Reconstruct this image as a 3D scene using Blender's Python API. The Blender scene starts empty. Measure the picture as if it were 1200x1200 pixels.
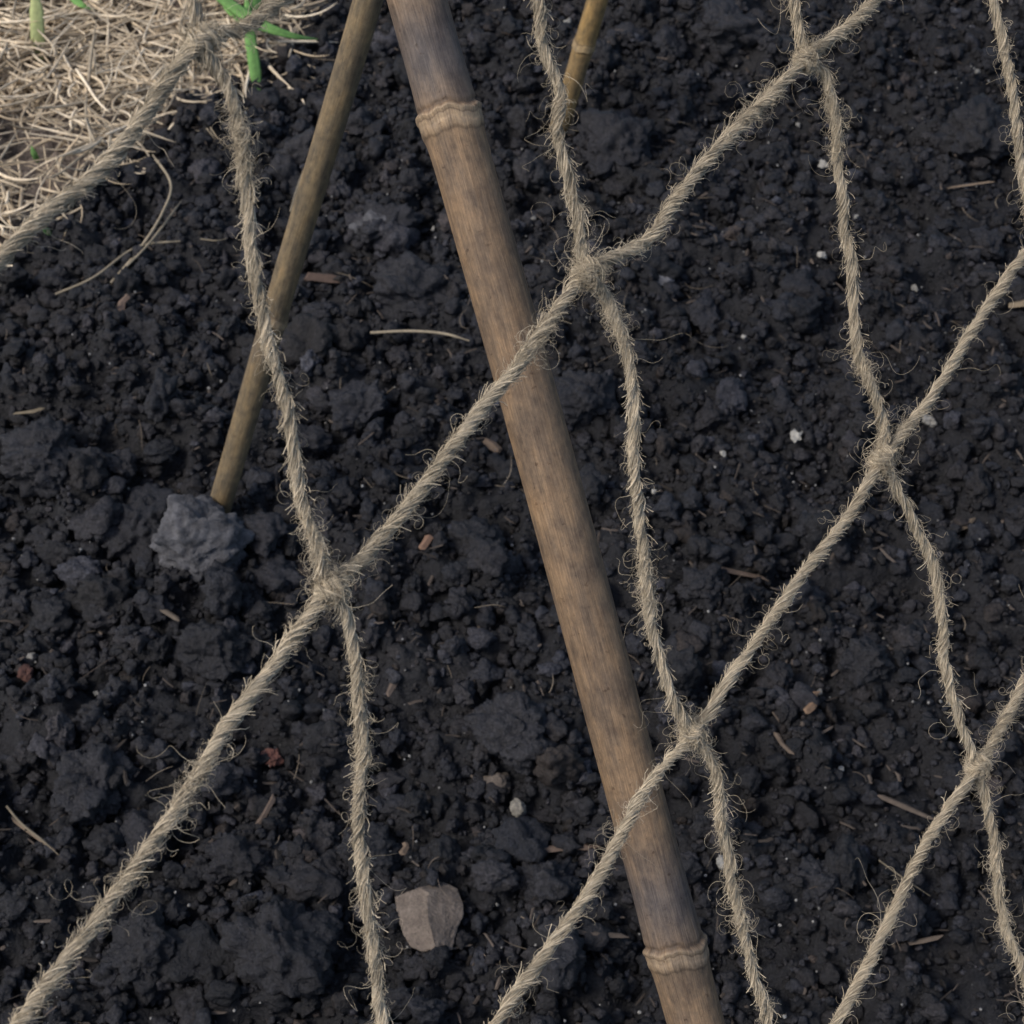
import bpy, bmesh, math, random
import numpy as np
from mathutils import noise, Vector, Matrix
rng=np.random.default_rng(7); random.seed(7)
sc=bpy.context.scene
sc.view_settings.view_transform='Standard'; sc.view_settings.look='None'; sc.view_settings.exposure=0

# ---------------- camera ----------------
CAM=np.array([0,0,1.1]); PITCH=math.radians(50); F=2000.0
cp,sp=math.cos(PITCH),math.sin(PITCH)
fwd=np.array([0,cp,-sp]); up=np.array([0,sp,cp]); rt=np.array([1.,0,0])
cd=bpy.data.cameras.new('camera'); cam=bpy.data.objects.new('camera',cd); sc.collection.objects.link(cam)
cam.location=CAM; cam.rotation_euler=(math.radians(90)-PITCH,0,0)
cd.sensor_width=36; cd.lens=60; cd.clip_start=.05; cd.clip_end=500
cd.dof.use_dof=True; cd.dof.focus_distance=.74; cd.dof.aperture_fstop=32
sc.camera=cam

# survey helpers: measured sight-line met with a real plane
def sight(u,v): return fwd+rt*((u-600)/F)+up*((600-v)/F)
def at(u,v,d): return CAM+sight(u,v)*d
def gp(u,v,z=0.0):
    s=sight(u,v); return CAM+s*((z-CAM[2])/s[2])
def netdepth(u,v): return 1/(2.0*(1-0.32*u/1200.0-0.02*v/1200.0))
def netp(u,v): return at(u,v,netdepth(u,v))
NN=np.cross(netp(1200,0)-netp(0,0),netp(0,1200)-netp(0,0)); NN/=np.linalg.norm(NN)
if NN@ (CAM-netp(600,600))<0: NN=-NN

# ---------------- mesh helper ----------------
def mk(name,V,Fc,mat,uv=None,col=None,parent=None,smooth=True):
    V=np.asarray(V,dtype=np.float32); Fc=np.asarray(Fc,dtype=np.int32); n=Fc.shape[1]
    me=bpy.data.meshes.new(name); me.vertices.add(len(V)); me.vertices.foreach_set('co',V.ravel())
    me.loops.add(Fc.size); me.loops.foreach_set('vertex_index',Fc.ravel())
    me.polygons.add(len(Fc)); me.polygons.foreach_set('loop_start',np.arange(0,Fc.size,n,dtype=np.int32))
    try: me.polygons.foreach_set('loop_total',np.full(len(Fc),n,dtype=np.int32))
    except Exception: pass
    me.update(calc_edges=True)
    me.polygons.foreach_set('use_smooth',np.full(len(Fc),smooth,dtype=bool))
    if uv is not None:
        l=me.uv_layers.new(name='UVMap'); l.data.foreach_set('uv',np.asarray(uv,dtype=np.float32)[Fc.ravel()].ravel())
    if col is not None:
        c=np.ones((len(V),4),dtype=np.float32); col=np.asarray(col)
        if col.ndim==1: col=np.repeat(col[:,None],3,1)
        c[:,:3]=col
        a=me.color_attributes.new('Col','FLOAT_COLOR','POINT'); a.data.foreach_set('color',c.ravel())
    me.update(); me.materials.append(mat)
    o=bpy.data.objects.new(name,me); sc.collection.objects.link(o)
    if parent: o.parent=parent
    return o
def unit(a): return a/np.maximum(np.linalg.norm(a,axis=-1,keepdims=True),1e-9)
def tubes(P,r,sides=4,ref=None,dup=False):
    """P (N,K,3) r (N,K)"""
    N,K,_=P.shape; T=unit(np.gradient(P,axis=1))
    if ref is None: ref=unit(rng.normal(size=(N,1,3)))
    ref=np.broadcast_to(ref,P.shape)
    A=unit(np.cross(T,ref)); B=np.cross(T,A)
    S=sides+1 if dup else sides
    th=np.linspace(0,2*np.pi,sides+1)[:S]
    V=P[:,:,None,:]+r[:,:,None,None]*(A[:,:,None,:]*np.cos(th)[:,None]+B[:,:,None,:]*np.sin(th)[:,None])
    idx=np.arange(N*K*S).reshape(N,K,S)
    if dup: a=idx[:,:-1,:-1];b=idx[:,:-1,1:];c=idx[:,1:,1:];d=idx[:,1:,:-1]
    else:
        nx=np.roll(idx,-1,axis=2); a=idx[:,:-1];b=nx[:,:-1];c=nx[:,1:];d=idx[:,1:]
    Fc=np.stack([a,b,c,d],-1).reshape(-1,4)
    L=np.concatenate([np.zeros((N,1)),np.cumsum(np.linalg.norm(np.diff(P,axis=1),axis=2),axis=1)],1)
    UV=np.stack([np.broadcast_to(th/(2*np.pi),(N,K,S)),np.broadcast_to(L[:,:,None],(N,K,S))],-1).reshape(-1,2)
    return V.reshape(-1,3),Fc,UV
class Acc:
    def __init__(s): s.V=[];s.F=[];s.U=[];s.C=[];s.n=0
    def add(s,V,Fc,U=None,C=None):
        s.V.append(V); s.F.append(Fc+s.n); s.n+=len(V)
        s.U.append(np.zeros((len(V),2)) if U is None else U)
        if C is None: C=np.ones((len(V),3))
        C=np.asarray(C)
        if C.ndim==1: C=np.repeat(C[:,None],3,1)
        s.C.append(C)
    def make(s,name,mat,**k):
        return mk(name,np.concatenate(s.V),np.concatenate(s.F),mat,np.concatenate(s.U),np.concatenate(s.C),**k)
def catmull(pts,step):
    pts=np.asarray(pts,float); P=np.vstack([2*pts[0]-pts[1],pts,2*pts[-1]-pts[-2]]); out=[]
    for i in range(1,len(P)-2):
        t=np.linspace(0,1,40,endpoint=False)[:,None]
        p0,p1,p2,p3=P[i-1],P[i],P[i+1],P[i+2]
        out.append(.5*((2*p1)+(-p0+p2)*t+(2*p0-5*p1+4*p2-p3)*t**2+(-p0+3*p1-3*p2+p3)*t**3))
    out=np.vstack(out+[pts[-1:]]); L=np.concatenate([[0],np.cumsum(np.linalg.norm(np.diff(out,axis=0),axis=1))])
    s=np.arange(0,L[-1],step); return np.stack([np.interp(s,L,out[:,k]) for k in range(3)],1)

# ---------------- materials ----------------
def nt(name):
    m=bpy.data.materials.new(name); m.use_nodes=True; t=m.node_tree; b=t.nodes['Principled BSDF']; return m,t,b
def N(t,ty,**k):
    n=t.nodes.new(ty)
    for a,v in k.items():
        if a in n.inputs: n.inputs[a].default_value=v
        else: setattr(n,a,v)
    return n
def ramp(t,src,stops):
    r=t.nodes.new('ShaderNodeValToRGB'); e=r.color_ramp.elements
    while len(e)<len(stops): e.new(.5)
    for i,(p,c) in enumerate(stops): e[i].position=p; e[i].color=(*c,1) if len(c)==3 else c
    t.links.new(src,r.inputs[0]); return r
def mult(t,a,b,f=1.0):
    m=t.nodes.new('ShaderNodeMix'); m.data_type='RGBA'; m.blend_type='MULTIPLY'; m.inputs[0].default_value=f
    t.links.new(a,m.inputs[6]); t.links.new(b,m.inputs[7]); return m.outputs[2]
def bump(t,b,srcs):
    prev=None
    for s,dist,st in srcs:
        n=N(t,'ShaderNodeBump'); n.inputs['Distance'].default_value=dist; n.inputs['Strength'].default_value=st
        t.links.new(s,n.inputs['Height'])
        if prev: t.links.new(prev,n.inputs['Normal'])
        prev=n.outputs[0]
    t.links.new(prev,b.inputs['Normal'])
def attr(t): return N(t,'ShaderNodeAttribute',attribute_name='Col').outputs['Color']
def coord(t,which='Object',scale=(1,1,1)):
    c=t.nodes.new('ShaderNodeTexCoord'); m=t.nodes.new('ShaderNodeMapping'); m.inputs['Scale'].default_value=scale
    t.links.new(c.outputs[which],m.inputs[0]); return m.outputs[0]
def tex(t,vec,scale,detail=4,rough=.6):
    n=N(t,'ShaderNodeTexNoise'); n.inputs['Scale'].default_value=scale; n.inputs['Detail'].default_value=detail; n.inputs['Roughness'].default_value=rough
    t.links.new(vec,n.inputs['Vector']); return n.outputs[0]

def soil_mat():
    m,t,b=nt('soil'); v=coord(t)
    big=tex(t,v,9,4); fine=tex(t,v,420,5,.75); mid=tex(t,v,110,4,.7)
    c=ramp(t,big,[(.3,(.0095,.0096,.0122)),(.55,(.0145,.0146,.0180)),(.75,(.023,.0225,.0255))]).outputs[0]
    c2=ramp(t,fine,[(.3,(.35,.35,.36)),(.5,(.95,.95,.95)),(.7,(2.5,2.45,2.4))]).outputs[0]
    o=mult(t,mult(t,c,c2),attr(t)); t.links.new(o,b.inputs['Base Color'])
    b.inputs['Roughness'].default_value=.55; b.inputs['Specular IOR Level'].default_value=.36
    bump(t,b,[(mid,.005,.8),(fine,.002,.85)])
    return m
def stone_mat(name,c0,c1,sc_=60,rough=.85):
    m,t,b=nt(name); v=coord(t); n=tex(t,v,sc_,6,.7); f=tex(t,v,500,4,.7)
    c=ramp(t,n,[(.3,c0),(.65,c1)]).outputs[0]; c2=ramp(t,f,[(.3,(.7,.7,.7)),(.7,(1.2,1.2,1.2))]).outputs[0]
    t.links.new(mult(t,mult(t,c,c2),attr(t)),b.inputs['Base Color']); b.inputs['Roughness'].default_value=rough
    bump(t,b,[(n,.005,.9),(f,.0012,.8)]); return m
def plain(name,rough=.8,spec=.3,sub=False):
    m,t,b=nt(name); v=coord(t); n=tex(t,v,180,4,.7)
    c=ramp(t,n,[(.3,(.7,.7,.7)),(.7,(1.15,1.15,1.15))]).outputs[0]
    t.links.new(mult(t,attr(t),c),b.inputs['Base Color']); b.inputs['Roughness'].default_value=rough; b.inputs['Specular IOR Level'].default_value=spec
    bump(t,b,[(n,.001,.4)]); return m
def jute_mat():
    m,t,b=nt('jute'); v=coord(t,'UV',(9,70,1)); n=tex(t,v,2.2,5,.75); v2=coord(t); g=tex(t,v2,60,3)
    c=ramp(t,n,[(.28,(.28,.22,.14)),(.5,(.58,.495,.365)),(.72,(.80,.72,.56))]).outputs[0]
    c2=ramp(t,g,[(.3,(.76,.75,.73)),(.7,(1.15,1.15,1.15))]).outputs[0]
    t.links.new(mult(t,mult(t,c,c2),attr(t)),b.inputs['Base Color']); b.inputs['Roughness'].default_value=.85; b.inputs['Specular IOR Level'].default_value=.2
    bump(t,b,[(n,.0012,1.0)]); return m
def bamboo_mat():
    m,t,b=nt('bamboo'); v=coord(t,'UV',(26,5,1)); s1=tex(t,v,3,6,.7)
    v2=coord(t,'UV',(3,14,1)); p=tex(t,v2,2.4,8,.75)
    v3=coord(t,'UV',(9,140,1)); sp_=tex(t,v3,2.0,3,.6)
    v4=coord(t,'UV',(60,30,1)); s4=tex(t,v4,3,4,.7)
    v5=coord(t,'UV',(5,60,1)); p5=tex(t,v5,2.0,6,.8)
    c=ramp(t,s1,[(.25,(.55,.5,.47)),(.5,(1,1,1)),(.8,(1.3,1.3,1.3))]).outputs[0]
    c2=ramp(t,p,[(.34,(.42,.45,.52)),(.46,(.74,.75,.79)),(.54,(1.0,.98,.95)),(.70,(1.4,1.3,1.15))]).outputs[0]
    c3=ramp(t,sp_,[(.64,(1,1,1)),(.72,(.45,.38,.33))]).outputs[0]
    c4=ramp(t,s4,[(.3,(.6,.58,.56)),(.6,(1.12,1.12,1.12))]).outputs[0]
    c5=ramp(t,p5,[(.35,(.74,.72,.72)),(.5,(1,1,1)),(.68,(1.25,1.23,1.2))]).outputs[0]
    o=mult(t,mult(t,mult(t,mult(t,mult(t,attr(t),c),c2),c3,.9),c4),c5); t.links.new(o,b.inputs['Base Color'])
    r=ramp(t,p,[(.3,(.7,)*3),(.7,(.42,)*3)]).outputs[0]; t.links.new(r,b.inputs['Roughness'])
    b.inputs['Specular IOR Level'].default_value=.45
    bump(t,b,[(s1,.0006,.6),(sp_,.0003,.4)]); return m
SOIL=soil_mat(); JUTE=jute_mat(); BAM=bamboo_mat(); PLAIN=plain('plant_fibre'); CHIP=plain('wood'); PERL=plain('perlite',.7)

# ---------------- ground sheet ----------------
def axis(lo,hi,st,far):
    c=np.arange(lo,hi,st); g=[];d=st
    while sum(g)<far: d*=1.25; g.append(d)
    g=np.cumsum(g); return np.concatenate([lo-g[::-1],c,c[-1]+g])
AX=axis(-.95,.95,.004,120); AY=axis(.25,2.35,.004,120)
X,Y=np.meshgrid(AX,AY)
bd=[gp(*q) for q in [(0,300),(60,245),(130,222),(185,165),(240,118),(335,75),(360,0)]]
bx=np.array([-60,-3]+[p[0] for p in bd]+[bd[-1][0]+.02,bd[-1][0]+.1,60]); by=np.array([1.0,bd[0][1]-.1]+[p[1] for p in bd]+[bd[-1][1]+.15,bd[-1][1]+.8,40])
def grassmask(x,y): return np.clip((y-np.interp(x,bx,by))/.03,0,1)
H=np.zeros_like(X)
flat=H.ravel(); xf=X.ravel(); yf=Y.ravel()
for i in range(len(flat)):
    x=xf[i];y=yf[i]
    h=.016*noise.noise(Vector((x*4.5,y*4.5,0)))
    if -1.2<x<1.2 and 0<y<2.6:
        h+=.022*noise.noise(Vector((x*15,y*15,3)))+.017*noise.noise(Vector((x*42,y*42,7)))+.008*noise.noise(Vector((x*110,y*110,1)))
    flat[i]=h
H=flat.reshape(X.shape)
def hh(x,y):
    i=np.clip(np.searchsorted(AX,x)-1,0,len(AX)-2); j=np.clip(np.searchsorted(AY,y)-1,0,len(AY)-2)
    u=(x-AX[i])/(AX[i+1]-AX[i]); v=(y-AY[j])/(AY[j+1]-AY[j])
    return H[j,i]*(1-u)*(1-v)+H[j,i+1]*u*(1-v)+H[j+1,i]*(1-u)*v+H[j+1,i+1]*u*v
G=grassmask(X,Y)
idx=np.arange(X.size).reshape(X.shape)
Fq=np.stack([idx[:-1,:-1],idx[:-1,1:],idx[1:,1:],idx[1:,:-1]],-1).reshape(-1,4)
colr=(1-G.ravel()[:,None])*np.array([.6,.6,.6])+G.ravel()[:,None]*np.array([9.,7.2,4.8])
mk('soil_ground',np.stack([X.ravel(),Y.ravel(),H.ravel()],1),Fq,SOIL,col=colr)

# ---------------- clods ----------------
def ico(sub):
    bm=bmesh.new(); bmesh.ops.create_icosphere(bm,subdivisions=sub,radius=1)
    V=np.array([v.co[:] for v in bm.verts]); Fc=np.array([[v.index for v in f.verts] for f in bm.faces]); bm.free(); return V,Fc
ICO={s:ico(s) for s in (2,3,4,5)}
def rock(sub,seed,facets=9,amp=.12,cut=.75):
    V,Fc=ICO[sub]; V=V.copy(); r=np.random.default_rng(seed)
    for k in range(facets):
        n=unit(r.normal(size=3)); d=cut+r.uniform(-.12,.15); e=np.maximum(0,V@n-d); V-=e[:,None]*n
    off=r.uniform(0,50,3)
    q=np.array([noise.noise(Vector(p*1.6+off))*1.6+noise.noise(Vector(p*4.2+off))*.8+noise.noise(Vector(p*9+off))*.5+noise.noise(Vector(p*19+off))*.3 for p in V])
    return V*(1+amp*q)[:,None]
def rotm(n):
    q=unit(rng.normal(size=(n,4))); w,x,y,z=q.T
    return np.stack([1-2*(y*y+z*z),2*(x*y-z*w),2*(x*z+y*w),2*(x*y+z*w),1-2*(x*x+z*z),2*(y*z-x*w),2*(x*z-y*w),2*(y*z+x*w),1-2*(x*x+y*y)],1).reshape(n,3,3)
acc=Acc()
def scatter(n,sub,smin,smax,pw,bury,xr,yr,nvar=10,amp=.25,biased=0,mask=True):
    x=rng.uniform(*xr,n*2); y=rng.uniform(*yr,n*2)
    keep=np.ones(len(x),bool)
    if mask: keep&=grassmask(x,y)<.5
    if biased: keep&=rng.random(len(x))< np.clip(.55-x*biased,.12,1)
    x=x[keep][:n]; y=y[keep][:n]; m=len(x)
    s=smin*(smax/smin)**(rng.random(m)**pw); R=rotm(m); sx=rng.uniform(.7,1.3,(m,3))*np.array([1,1,.9])
    z=hh(x,y)+s*(bury+rng.uniform(-.3,.35,m)); tint=rng.uniform(.5,1.45,m)*np.where(rng.random(m)<.10,2.0,1)
    warm=rng.uniform(-.06,.10,m)+np.where(rng.random(m)<.05,.22,0)
    for k in range(nvar):
        sel=np.arange(k,m,nvar)
        if len(sel)==0: continue
        B=rock(sub,k+sub*100,facets=9,amp=amp,cut=.71)
        P=np.einsum('nij,vj->nvi',R[sel],B*1.12)*(s[sel,None]*sx[sel])[:,None,:]
        P+=np.stack([x[sel],y[sel],z[sel]],1)[:,None,:]
        nv=B.shape[0]; Fc=(ICO[sub][1][None]+(np.arange(len(sel))*nv)[:,None,None]).reshape(-1,3)
        c=np.repeat(np.stack([tint[sel]*(1+warm[sel]),tint[sel],tint[sel]*(1-warm[sel])],1),nv,0)
        acc.add(P.reshape(-1,3),Fc,C=c)
scatter(36000,2,.0010,.0038,1.2,.6,(-.66,.66),(.38,1.8),nvar=22,amp=.27)
scatter(12500,3,.0032,.0088,1.5,.6,(-.75,.75),(.32,1.9),nvar=24,amp=.29,biased=.25)
scatter(950,4,.008,.019,1.8,.35,(-.8,.8),(.3,2.0),nvar=18,amp=.30,biased=.6)
def place(a,u,v,w,hgt,sub,seed,tint,flat=.6,amp=.25,cut=.75,facets=9,rot=0,lift=.3):
    p=gp(u,v); sc_=np.linalg.norm(p-CAM)/F; B=rock(sub,seed,facets,amp,cut)
    c,s=math.cos(rot),math.sin(rot)
    B=B*np.array([w*sc_/2,hgt*sc_/2,min(w,hgt)*sc_/2*flat]); B=B@np.array([[c,s,0],[-s,c,0],[0,0,1]])
    B=B+np.array([p[0],p[1],hh(p[0],p[1])+min(w,hgt)*sc_/2*flat*lift])
    a.add(B,ICO[sub][1],C=np.full(len(B),tint))
for i,(u,v,w,h) in enumerate([(725,165,100,110),(490,345,120,80),(330,1125,120,110),(600,870,110,80),(110,930,90,90),(160,620,100,90),(420,480,70,70),(250,775,90,70),(60,555,90,70),(560,640,70,60),(1140,170,80,80),(170,1120,90,80),(850,50,90,60),(430,1010,70,70),(640,1040,80,70),(280,1010,80,60),(690,480,80,70),(820,700,60,55),(1010,790,60,55),(170,400,60,60),(960,1050,55,60),(450,275,80,60),(560,200,60,60)]):
    place(acc,u,v,w*.95,h*1.1,5,500+i,rng.uniform(.85,1.4),flat=.8,amp=.29,rot=rng.uniform(-.6,.6),lift=.25)
acc.make('soil_clods',SOIL,smooth=True)

# stones
STB=stone_mat('brown_stone',(.10,.078,.062),(.185,.15,.122),90); STG=stone_mat('grey_crust',(.018,.018,.021),(.12,.12,.13),80)
def stone(name,mat,*a,**k):
    c=Acc(); place(c,*a,**k); return c.make(name,mat)
stone('stone',STB,503,1074,132,104,5,64,1.0,flat=.42,amp=.05,cut=.52,facets=11,rot=-.35,lift=1.0)
stone('crusted_soil_lump',STG,236,656,112,104,5,61,1.0,flat=.75,amp=.22,cut=.68,facets=12,rot=.2,lift=.6)
red=stone_mat('red_brick_chip',(.12,.04,.03),(.20,.09,.065),120)
stone('brick_fragment',red,320,886,24,28,4,3,.9,flat=.7,cut=.65,lift=1.8)
stone('brick_fragment',red,36,803,22,30,4,5,.5,flat=.7,cut=.65,lift=1.8)
stone('pebble',stone_mat('pale_pebble',(.13,.12,.10),(.27,.25,.21),120),607,950,20,25,4,8,1.,flat=.8,amp=.25,lift=1.7)
stone('pebble',STB,582,920,34,34,4,9,.7,flat=.6,amp=.2,lift=1.4)
stone('pebble',STG,770,340,32,22,4,19,1.7,flat=.7,amp=.3,lift=1.5)
stone('pebble',STG,440,275,50,40,4,21,1.1,flat=.7,amp=.2,lift=1)

# perlite & pale grit
pa=Acc()
pts=[(963,198),(963,300),(845,547),(932,520),(1090,487),(1115,820),(1195,215),(40,780),(508,275),(345,843),(625,265),(223,1136),(1142,98),(870,405),(520,730),(1000,270),(765,588),(845,1020),(985,905),(1070,345),(815,100),(115,820),(250,1120),(960,812),(935,145),(665,35)]
big=[0,1,3,4,7,17]
for i,(u,v) in enumerate(pts):
    s=rng.uniform(11,17) if i in big else rng.uniform(5,9); place(pa,u,v,s,s*1.2,3,700+i,1,flat=.8,amp=.3,cut=.65,lift=1)
    pa.V[-1][:,2]+=.0050
    pa.C[-1]=np.tile(np.array([.36,.345,.31])*rng.uniform(.5,1.1) if i!=11 else np.array([.06,.16,.22]),(len(pa.V[-1]),1))
for i in range(1400):
    x=rng.uniform(-.7,.7); y=rng.uniform(.4,1.9)
    if grassmask(x,y)>.3: continue
    B=rock(2,i%12+900,6,.2)*rng.uniform(.0005,.0014)*rng.uniform(.7,1.1); B=B+np.array([x,y,hh(x,y)+rng.uniform(.005,.011)])
    pa.add(B,ICO[2][1],C=np.tile(np.array([.34,.33,.31])*rng.uniform(.12,1.0),(len(B),1)))
pa.make('perlite_granules',PERL,smooth=False)

# wood chips : angular splinters
ch=Acc()
def chip(x,y,L,W,T,ang,col,lift=.006,tilt=None):
    n=5; t=np.array([-1,-.8,rng.uniform(-.3,.3),.75,1]); P=np.zeros((n,3)); P[:,0]=t*L/2; P[:,1]=W*.15*rng.normal(size=n)
    c,s=math.cos(ang),math.sin(ang); ti=rng.uniform(-.25,.25) if tilt is None else tilt
    P[:,2]=P[:,0]*ti; P=P@np.array([[c,s,0],[-s,c,0],[0,0,1]])+np.array([x,y,hh(x,y)+lift])
    r=W/2*np.array([.25,.9,1,.8,.15])*rng.uniform(.7,1.25,n)
    V,Fc,U=tubes(P[None],r[None],4,ref=np.array([0,0.15,1.]))
    zc=np.repeat(P[:,2],4); V[:,2]=zc+(V[:,2]-zc)*T
    ch.add(V,Fc,U,np.tile(col,(len(V),1)))
for (u,v,L,W,a,c) in [(948,840,38,10,60,(.17,.11,.07)),(500,645,26,13,70,(.20,.12,.08)),(665,998,75,9,8,(.12,.085,.065)),(148,378,34,11,80,(.15,.105,.08)),(385,340,50,16,5,(.09,.06,.045)),(870,680,60,8,-5,(.09,.065,.05)),(42,985,75,6,-38,(.16,.12,.085)),(1060,952,70,8,-30,(.09,.07,.055)),(312,955,45,8,70,(.10,.075,.06)),(915,885,40,8,-65,(.10,.075,.055)),(1070,1112,60,6,5,(.11,.085,.065)),(1130,615,40,8,40,(.11,.085,.06)),(930,375,30,9,30,(.12,.08,.06)),(460,810,40,8,80,(.12,.09,.07)),(200,735,45,8,-45,(.10,.08,.06)),(1190,370,24,12,20,(.22,.17,.11)),(575,520,26,12,-60,(.14,.10,.07)),(1135,228,50,5,-5,(.16,.12,.085)),(475,1005,20,8,80,(.14,.10,.07)),(35,485,35,5,20,(.22,.18,.12)),(410,130,20,8,60,(.2,.16,.11)),(700,1110,70,7,0,(.09,.07,.055))]:
    p=gp(u,v); s=np.linalg.norm(p-CAM)/F; chip(p[0],p[1],L*s,W*s,.5,math.radians(a),np.array(c),.010)
for i in range(2300):
    x=rng.uniform(-.75,.75); y=rng.uniform(.35,1.9)
    if grassmask(x,y)>.3: continue
    k=rng.uniform(.12,.75); chip(x,y,rng.uniform(.004,.020)*rng.uniform(.4,1),rng.uniform(.0008,.0030),.5,rng.uniform(0,6.3),np.array([.14,.11,.088])*k,rng.uniform(.004,.010))
ch.make('wood_chips',CHIP,smooth=False)

# ---------------- dry grass ----------------
dg=Acc()
def grow(n,xs,ys,zl,L,W,flat_,curl,colA,colB):
    K=9; th=rng.uniform(0,2*np.pi,n); d=np.stack([np.cos(th),np.sin(th),rng.normal(0,flat_,n)],1); d=unit(d)
    om=rng.normal(0,curl,(n,3)); om[:,:2]*=.4; P=np.zeros((n,K,3)); P[:,0]=np.stack([xs,ys,zl],1); st=(L/K)[:,None]
    for k in range(1,K):
        d=unit(d+np.cross(om,d)/K); om+=rng.normal(0,curl*.35,(n,3))*np.array([.4,.4,1]); P[:,k]=P[:,k-1]+d*st
    gz=hh(P[:,:,0].ravel(),P[:,:,1].ravel()).reshape(n,K)+.001; P[:,:,2]=np.maximum(P[:,:,2],gz)
    r=W[:,None]/2*np.array([.7,1,1,1,.95,.85,.7,.5,.15]); V,Fc,U=tubes(P,r,4,ref=np.array([0,0.02,1.]))
    c=colA+(colB-colA)*rng.random((n,1)); c=c*rng.uniform(.5,1.2,(n,1)); dg.add(V,Fc,U,np.repeat(c,K*4,0))
n=26000; x=rng.uniform(-1.25,-.1,n); y=rng.uniform(1.1,2.6,n)
g=y-np.interp(x,bx,by); prob=np.clip((g+.004)/.05,0,1)**.8
for (u,v,r) in [(25,172,.03),(45,195,.02)]:
    h=gp(u,v); prob*=np.clip((np.hypot(x-h[0],y-h[1])-r)/.03,0,1)
k=rng.random(n)<prob; x=x[k];y=y[k];n=len(x)
grow(n,x,y,hh(x,y)+rng.uniform(0,.022,n)*np.clip(g[k]/.08,.3,1),rng.uniform(.03,.11,n),rng.uniform(.0014,.0042,n),.14,.8,np.array([.84,.72,.54]),np.array([.58,.46,.31]))
n=260; x=rng.uniform(-.6,.6,n); y=rng.uniform(.5,1.8,n)
grow(n,x,y,hh(x,y)+.009,rng.uniform(.010,.045,n),rng.uniform(.0004,.0009,n),.1,1.0,np.array([.26,.21,.15]),np.array([.13,.10,.08]))
dg.make('dry_grass',PLAIN)
# loose straws
sw=Acc()
def straw(pts,z,w,col):
    P=np.array([gp(u,v,zz) for (u,v),zz in zip(pts,z)]); P=catmull(P,.004); K=len(P)
    r=np.full(K,w/2); r[-3:]*=.5; V,Fc,U=tubes(P[None],r[None],5,ref=np.array([.3,.1,1.])); sw.add(V,Fc,U,np.tile(col,(len(V),1)))
c=np.array([.36,.30,.21])
straw([(65,345),(110,325),(160,290),(215,282)],[.016,.022,.02,.018],.0026,c*.7)
straw([(130,332),(165,290),(190,250),(200,215),(178,180)],[.018,.02,.03,.03,.02],.0028,c*.9)
straw([(135,325),(175,285),(213,235)],[.018,.024,.02],.0024,c*.8)
straw([(434,390),(480,388),(520,391),(552,400)],[.016,.02,.02,.018],.0028,c*.85)
straw([(340,248),(350,215),(362,185)],[.014,.02,.018],.002,c*.7)
straw([(1030,1008),(1060,1030),(1090,1050)],[.014,.018,.012],.0014,c*.4)
straw([(235,280),(255,282),(270,278)],[.016,.018,.016],.0018,c*.5)
straw([(8,945),(25,965),(50,985),(70,1003)],[.014,.018,.018,.012],.0020,c*.5)
sw.make('dry_straw',PLAIN)
gg=Acc()
def blade(pts,z,w,col):
    P=catmull(np.array([gp(u,v,zz) for (u,v),zz in zip(pts,z)]),.004); K=len(P); t=np.linspace(0,1,K)
    r=w/2*np.clip(np.minimum(.6+t*3,(1-t)*2.2+.08),0,1)
    T=unit(np.gradient(P,axis=0)); A_=unit(np.cross(T,np.array([.2,-.55,.8]))); B_=np.cross(T,A_)
    th=np.linspace(0,2*np.pi,9)[:8]
    V=P[:,None,:]+r[:,None,None]*(A_[:,None,:]*np.cos(th)[:,None]+B_[:,None,:]*(.16*np.sin(th)+.25*np.abs(np.cos(th)))[:,None])
    idx=np.arange(K*8).reshape(K,8); nx=np.roll(idx,-1,axis=1)
    Fc=np.stack([idx[:-1],nx[:-1],nx[1:],idx[1:]],-1).reshape(-1,4)
    cc=np.tile(col,(K*8,1))*np.repeat(.8+.35*t,8)[:,None]*(1-.25*np.tile(np.exp(-(np.cos(th)/.2)**2),K))[:,None]
    gg.add(V.reshape(-1,3),Fc,None,cc)
gr=np.array([.16,.33,.09])
blade([(302,106),(298,75),(293,40),(288,-15)],[.005,.02,.03,.04],.013,gr)
blade([(250,-12),(275,8),(310,30),(345,42),(373,46)],[.03,.04,.04,.03,.015],.014,gr*np.array([.9,.9,.9]))
blade([(46,70),(44,40),(42,5),(36,-20)],[.01,.03,.045,.05],.015,np.array([.38,.42,.18]))
blade([(80,-10),(95,5),(112,12)],[.03,.04,.03],.010,gr)
blade([(305,-12),(296,10),(283,22)],[.03,.03,.02],.012,gr*.9)
blade([(262,-14),(268,10),(284,30)],[.03,.03,.02],.010,gr*1.1)
blade([(45,190),(40,180),(36,168)],[.005,.015,.02],.006,gr*.8)
blade([(60,275),(52,268),(45,262)],[.005,.015,.02],.006,gr*.8)
gg.make('green_grass',PLAIN)

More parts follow.
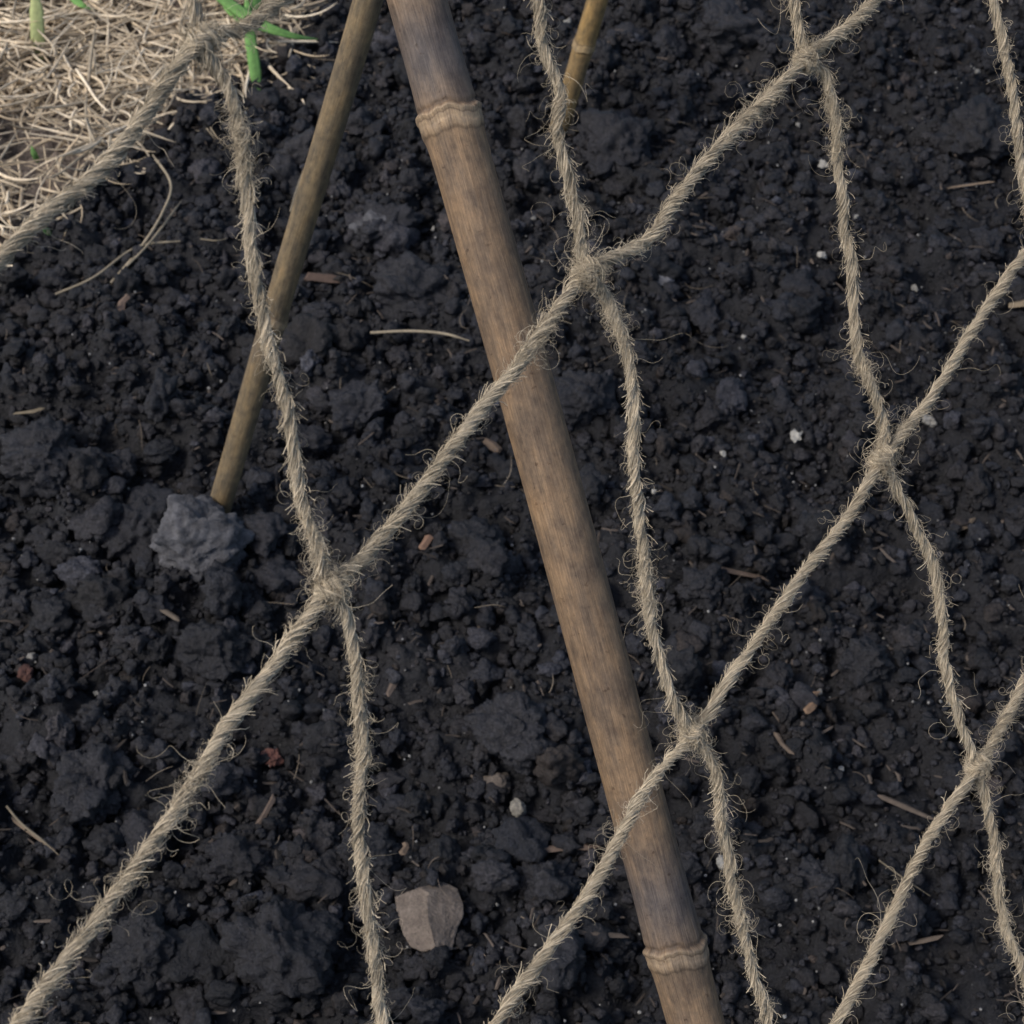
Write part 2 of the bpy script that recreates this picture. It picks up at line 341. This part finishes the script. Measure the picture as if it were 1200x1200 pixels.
# ---------------- bamboo ----------------
def bamboo(name,A,B,ra,rb,nodes,base,tan,ring,extA=0,extB=0,seed=0,dark=.6,spacing=None):
    A=np.array(A);B=np.array(B); D=B-A; L=np.linalg.norm(D); D/=L
    s=np.arange(-extA,L+extB,.0006 if seed==1 else .0012); r0=ra+(rb-ra)*(s/L)
    P=A+D*s[:,None]; off=np.cross(D,[0,1,.3]); off=unit(off)
    P=P+off*(np.array([noise.noise(Vector((q*3.1,seed,0))) for q in s])*.002)[:,None]
    col=np.tile(np.array(base,float),(len(s),1)); r=r0.copy()
    mixv=np.array([noise.noise(Vector((q*6,seed+5,0))) for q in s])*.5+.5
    col=col*(1-.5*mixv[:,None])+np.array(tan)*.5*mixv[:,None]
    allnodes=list(nodes)
    sp_=spacing or (abs(nodes[1]-nodes[0]) if len(nodes)>1 else .26)
    q=min(nodes)-sp_
    while q>-extA: allnodes.append(q); q-=sp_
    q=max(nodes)+sp_
    while q<L+extB: allnodes.append(q); q+=sp_
    sg=lambda x,w: 1/(1+np.exp(-np.clip(x/w,-40,40)))
    for nd in allnodes:
        d=s-nd
        band=sg(d+.0035,.0004)*(1-sg(d-.0045,.0010))
        r=r+r0*(.05*np.exp(-(d/.012)**2)+.07*band+.07*np.exp(-((d+.003)/.0009)**2)-.05*np.exp(-((d+.0050)/.0009)**2)-.02*np.exp(-((d-.001)/.0008)**2))
        w=band[:,None]*.75; col=col*(1-w)+np.array(ring)*w
        w=(np.exp(-((d+.024)/.020)**2)*(1-sg(d+.004,.0006)))[:,None]*dark; col=col*(1-w)+np.array([.115,.102,.098])*w
        for q0,ws in [(-.0048,.0007),(-.0012,.0004),(.0052,.0006)]:
            w=np.exp(-((d-q0)/ws)**2)[:,None]*.65; col=col*(1-w)+np.array([.08,.05,.03])*w
    SD=56; V,Fc,U=tubes(P[None],r[None],SD,ref=np.array([0.1,1.,.35]),dup=True)
    th=U[:,0]*2*np.pi; C=np.repeat(col,SD+1,0)
    U=U+seed*.37
    axis_=np.repeat(P,SD+1,0); wob=1+.018*np.sin(th*2+seed)+.012*np.sin(3*th+1)
    V=axis_+(V-axis_)*wob[:,None]
    nearest=np.min(np.abs(np.repeat(s,SD+1)[:,None]-np.array(allnodes)[None]),1)
    V=V+D*(np.exp(-(nearest/.01)**2)*(.0012*np.sin(th*2+1+seed)+.0008*np.sin(th*5)+.0004*np.sin(th*13)+.0002*np.sin(th*22+2)))[:,None]
    c0=len(V); V=np.vstack([V,P[:1],P[-1:]]); U=np.vstack([U,[[0,0]],[[0,0]]]); C=np.vstack([C,[ring],[ring]])
    K=len(s); S=SD+1
    o=mk(name,V,Fc,BAM,U,C)
    tri=[(c0,i+1,i) for i in range(SD)]+[(c0+1,(K-1)*S+i,(K-1)*S+i+1) for i in range(SD)]
    bm=bmesh.new(); bm.from_mesh(o.data); bm.verts.ensure_lookup_table()
    for t_ in tri:
        try: bm.faces.new([bm.verts[q] for q in t_])
        except Exception: pass
    bm.to_mesh(o.data); bm.free()
    return o
def onpole(A,B,u,v):
    best=min(np.linspace(-.5,1.5,4001),key=lambda t:abs(((lambda q:(600-F*(q@up)/(q@fwd)))((A+(B-A)*t)-CAM))-v)); return best*np.linalg.norm(B-A)
A=at(489,0,.645); B=at(818,1200,.70)
n1=onpole(A,B,525,140); n2=onpole(A,B,795,1112)
bamboo('bamboo_cane',A,B,.0112,.0117,[n1,n2],(.265,.178,.104),(.225,.168,.115),(.45,.34,.22),extA=1.0,extB=.62,seed=1,dark=.85)
A=gp(252,612,-.01); B=at(430,0,1.12)
bamboo('bamboo_cane',A,B,.0100,.0098,[onpole(A,B,325,372)],(.215,.165,.095),(.18,.14,.09),(.42,.32,.2),extA=.05,extB=1.1,seed=4,dark=.3,spacing=.42)
A=gp(655,152,-.01); B=at(700,0,1.66)
bamboo('bamboo_cane',A,B,.0100,.0102,[onpole(A,B,680,52)],(.33,.225,.095),(.29,.21,.11),(.5,.38,.22),extA=.05,extB=1.2,seed=9,dark=.2)

# ---------------- jute netting ----------------
net=bpy.data.objects.new('jute_netting',None); sc.collection.objects.link(net)
ra=Acc(); fa=Acc(); STEP=.0007
def rope(P,R,ref,pitch=.026,fuzz=1.0,sd=0):
    K=len(P); T=unit(np.gradient(P,axis=0)); A=unit(np.cross(T,ref)); Bn=np.cross(T,A)
    s=np.arange(K)*STEP
    Rv=R*(1+.24*np.array([noise.noise(Vector((q*45,sd,0))) for q in s])+.18*np.array([noise.noise(Vector((q*170,sd,4))) for q in s]))
    tw=2*np.pi*s/pitch+3.0*np.array([noise.noise(Vector((q*25,sd,9))) for q in s])
    a,b=.46,.54
    for j in range(3):
        ph=tw+j*2*np.pi/3+.75*np.array([noise.noise(Vector((q*60,sd+j*7,12))) for q in s])
        vb=1+.42*np.array([noise.noise(Vector((q*100,sd+j*3.3,2))) for q in s])
        C=P+(A*np.cos(ph)[:,None]+Bn*np.sin(ph)[:,None])*(a*Rv)[:,None]
        V,Fc,U=tubes(C[None],(b*Rv*vb)[None],12,ref=ref,dup=True); U=U.copy()
        U[:,0]+=np.repeat(s,13)*40+j*.31+sd; ra.add(V,Fc,U,np.full(len(V),rng.uniform(.68,.9)))
    n=int(K*STEP/.00020); kk=14
    s0=rng.integers(0,max(1,K-2),n); Ln=rng.uniform(.005,.018,n)
    ii=s0[:,None]+(np.linspace(0,1,kk)[None]*Ln[:,None]/STEP); ii=np.clip(ii,0,K-1).astype(int)
    j=rng.integers(0,3,n); dl=rng.uniform(-1.25,1.25,n)[:,None]+rng.uniform(-1.3,1.3,n)[:,None]*np.linspace(0,1,kk)[None]
    dl=np.clip(dl,-1.4,1.4)
    px=a+b*1.04*np.cos(dl*1.35); py=b*1.04*np.sin(dl*1.35)
    lift=1+np.abs(rng.normal(0,.10,n))[:,None]+(np.linspace(0,1,kk)[None]**5)*np.abs(rng.normal(0,.8,n))[:,None]*fuzz
    ph=tw[ii]+(j*2*np.pi/3)[:,None]
    er=A[ii]*np.cos(ph)[...,None]+Bn[ii]*np.sin(ph)[...,None]; et=-A[ii]*np.sin(ph)[...,None]+Bn[ii]*np.cos(ph)[...,None]
    Q=P[ii]+(er*(px*lift)[...,None]+et*(py*lift)[...,None])*Rv[ii][...,None]
    Q+=T[ii]*(np.linspace(0,1,kk)[None]*1e-4)[...,None]
    r=np.full((n,kk),1.)*rng.uniform(.00007,.00017,n)[:,None]
    V,Fc,U=tubes(Q,r,3); c=rng.uniform(.55,1.4,n); fa.add(V,Fc,U*0+.5,np.repeat(c,kk*3))
    for (dens,lo,hi,curl,rr) in [(.00045,.003,.008,2.8,(.00006,.00010)),(.00105,.007,.020,4.2,(.00006,.00010)),(.009,.02,.045,5.0,(.00006,.00010))]:
        n=int(K*STEP/dens*fuzz); 
        if n<1: continue
        kk=20; cl=np.array([noise.noise(Vector((q*30,sd,20))) for q in s])+.45; cl=np.clip(cl,.05,1)**1.8; cl/=cl.sum()
        i0=rng.choice(K,n,p=cl); th=rng.uniform(0,2*np.pi,n)
        out=A[i0]*np.cos(th)[:,None]+Bn[i0]*np.sin(th)[:,None]
        d=unit(out*rng.uniform(.15,1.0,n)[:,None]+T[i0]*rng.choice([-1,1],n)[:,None]*rng.uniform(.3,1,n)[:,None])
        Q=np.zeros((n,kk,3)); Q[:,0]=P[i0]+out*(Rv[i0]*.85)[:,None]
        L=lo+(hi-lo)*rng.random(n)**1.6; om=rng.normal(0,curl,(n,3))
        for k in range(1,kk):
            d=unit(d+np.cross(om,d)/kk); om+=rng.normal(0,curl*.4,(n,3)); Q[:,k]=Q[:,k-1]+d*(L/kk)[:,None]
        r=rng.uniform(*rr,n)[:,None]*np.linspace(1,.55,kk)[None]
        V,Fc,U=tubes(Q,r,3); c=rng.uniform(.55,1.2,n); fa.add(V,Fc,U*0+.5,np.repeat(c,kk*3))
def strand(px,R,sd,wob=.0012,fuzz=1.0,ext=(1,1)):
    px=[np.array(p,float) for p in px]
    P=[netp(*p) for p in px]
    if ext[0]: P.insert(0,P[0]+unit(P[0]-P[1])*.16)
    if ext[1]: P.append(P[-1]+unit(P[-1]-P[-2])*.16)
    P=catmull(P,STEP); s=np.arange(len(P))*STEP
    for k,vec in enumerate([NN,rt,up]):
        w=np.array([noise.noise(Vector((q*22,sd*1.7,k*5)))+.6*noise.noise(Vector((q*75,sd*1.7,k*5+2))) for q in s])
        P=P+vec*(w*wob*(1.4 if k==0 else .75))[:,None]
    rope(P,R,NN,sd=sd,fuzz=fuzz,pitch=.025)
V1=[(226,-15),(235,50),(266,110),(288,210),(297,310),(310,395),(334,480),(350,570),(370,640),(388,690),(408,725),(418,800),(421,880),(418,950),(428,1040),(440,1120),(449,1210)]
V2=[(626,-15),(640,60),(657,115),(654,155),(668,220),(682,295),(690,322),(712,348),(727,400),(737,470),(736,540),(747,620),(757,700),(771,770),(793,830),(812,860),(834,900),(848,970),(860,1040),(874,1110),(900,1210)]
V3=[(928,-15),(945,68),(965,95),(980,170),(991,250),(999,330),(1004,400),(1018,450),(1036,500),(1036,540),(1058,590),(1090,655),(1100,720),(1108,790),(1128,855),(1145,898),(1160,960),(1170,1040),(1188,1110),(1210,1180)]
V4=[(1163,-15),(1178,60),(1189,130),(1198,200),(1218,280)]
D0=[(-15,318),(55,248),(125,192),(180,120),(235,50),(290,32),(345,-12)]
D1=[(12,1215),(80,1122),(155,1020),(225,920),(262,858),(320,782),(386,693),(440,640),(510,555),(560,485),(620,410),(690,322),(757,282),(800,222),(862,155),(945,70),(1000,28),(1042,-15)]
D2=[(568,1215),(640,1118),(700,1030),(757,925),(812,860),(860,790),(930,690),(990,612),(1035,538),(1100,452),(1150,372),(1212,280)]
D3=[(970,1215),(1030,1105),(1090,980),(1145,897),(1180,838),(1212,775)]
strand(V1,.00172,1,.0019,1.35); strand(V2,.00168,2,.0020,1.3); strand(V3,.00170,3,.0018,1.2); strand(V4,.0017,4,.0016)
strand(D0,.0021,5,.0010,.8); strand(D1,.00205,6,.0011,1.1); strand(D2,.0019,7,.0009,.8); strand(D3,.0019,8,.0009,.8)
def knot(u,v,du,dv,vu,vv,sd,R=.0022):
    c=netp(u,v); d=unit(netp(u+du,v+dv)-c); e=unit(netp(u+vu,v+vv)-c)
    b=unit(np.cross(d,NN)); rk=R*1.45
    t=np.linspace(0,1,26); th=t*2*np.pi*1.9+.6+sd
    P=c+d*((t-.5)*R*2.8)[:,None]+(NN*np.cos(th)[:,None]+b*np.sin(th)[:,None])*(rk*(1+.12*np.sin(t*9+sd)))[:,None]
    rope(catmull(P,STEP),R*.74,d,sd=sd,fuzz=1.6,pitch=.018)
    b2=unit(np.cross(e,NN)); t=np.linspace(0,1,16); th=t*2*np.pi*1.05+2.5+sd*.3
    P=c+e*((t-.5)*R*1.6)[:,None]+e*(-R*.5)+(NN*np.cos(th)[:,None]+b2*np.sin(th)[:,None])*rk*1.15
    rope(catmull(P,STEP),R*.66,e,sd=sd+.5,fuzz=1.6,pitch=.018)
knot(237,50,40,-35,15,60,20); knot(387,692,50,-55,10,-60,21); knot(690,320,60,-40,12,60,22,.0025)
knot(812,860,45,-60,20,50,23); knot(945,70,60,-50,12,60,24); knot(1034,540,50,-60,10,60,25); knot(1146,898,40,-60,15,60,26)
ra.make('twine_plies',JUTE,parent=net); fa.make('twine_fibres',JUTE,parent=net)

# ---------------- light ----------------
w=bpy.data.worlds.new('World'); sc.world=w; w.use_nodes=True; t=w.node_tree
sky=t.nodes.new('ShaderNodeTexSky'); sky.sky_type='NISHITA'; sky.sun_disc=False
EL,AZ=math.radians(50),math.radians(-108)
sky.sun_elevation=EL; sky.sun_rotation=AZ; sky.dust_density=3
t.links.new(sky.outputs[0],t.nodes['Background'].inputs[0]); t.nodes['Background'].inputs[1].default_value=.15
ld=bpy.data.lights.new('sun','SUN'); ld.energy=2.2; ld.angle=math.radians(16); ld.color=(1,.95,.89)
lo=bpy.data.objects.new('sun',ld); sc.collection.objects.link(lo)
dirv=Vector((math.sin(AZ)*math.cos(EL),math.cos(AZ)*math.cos(EL),math.sin(EL)))
lo.rotation_euler=dirv.to_track_quat('Z','Y').to_euler(); lo.location=(0,0,5)
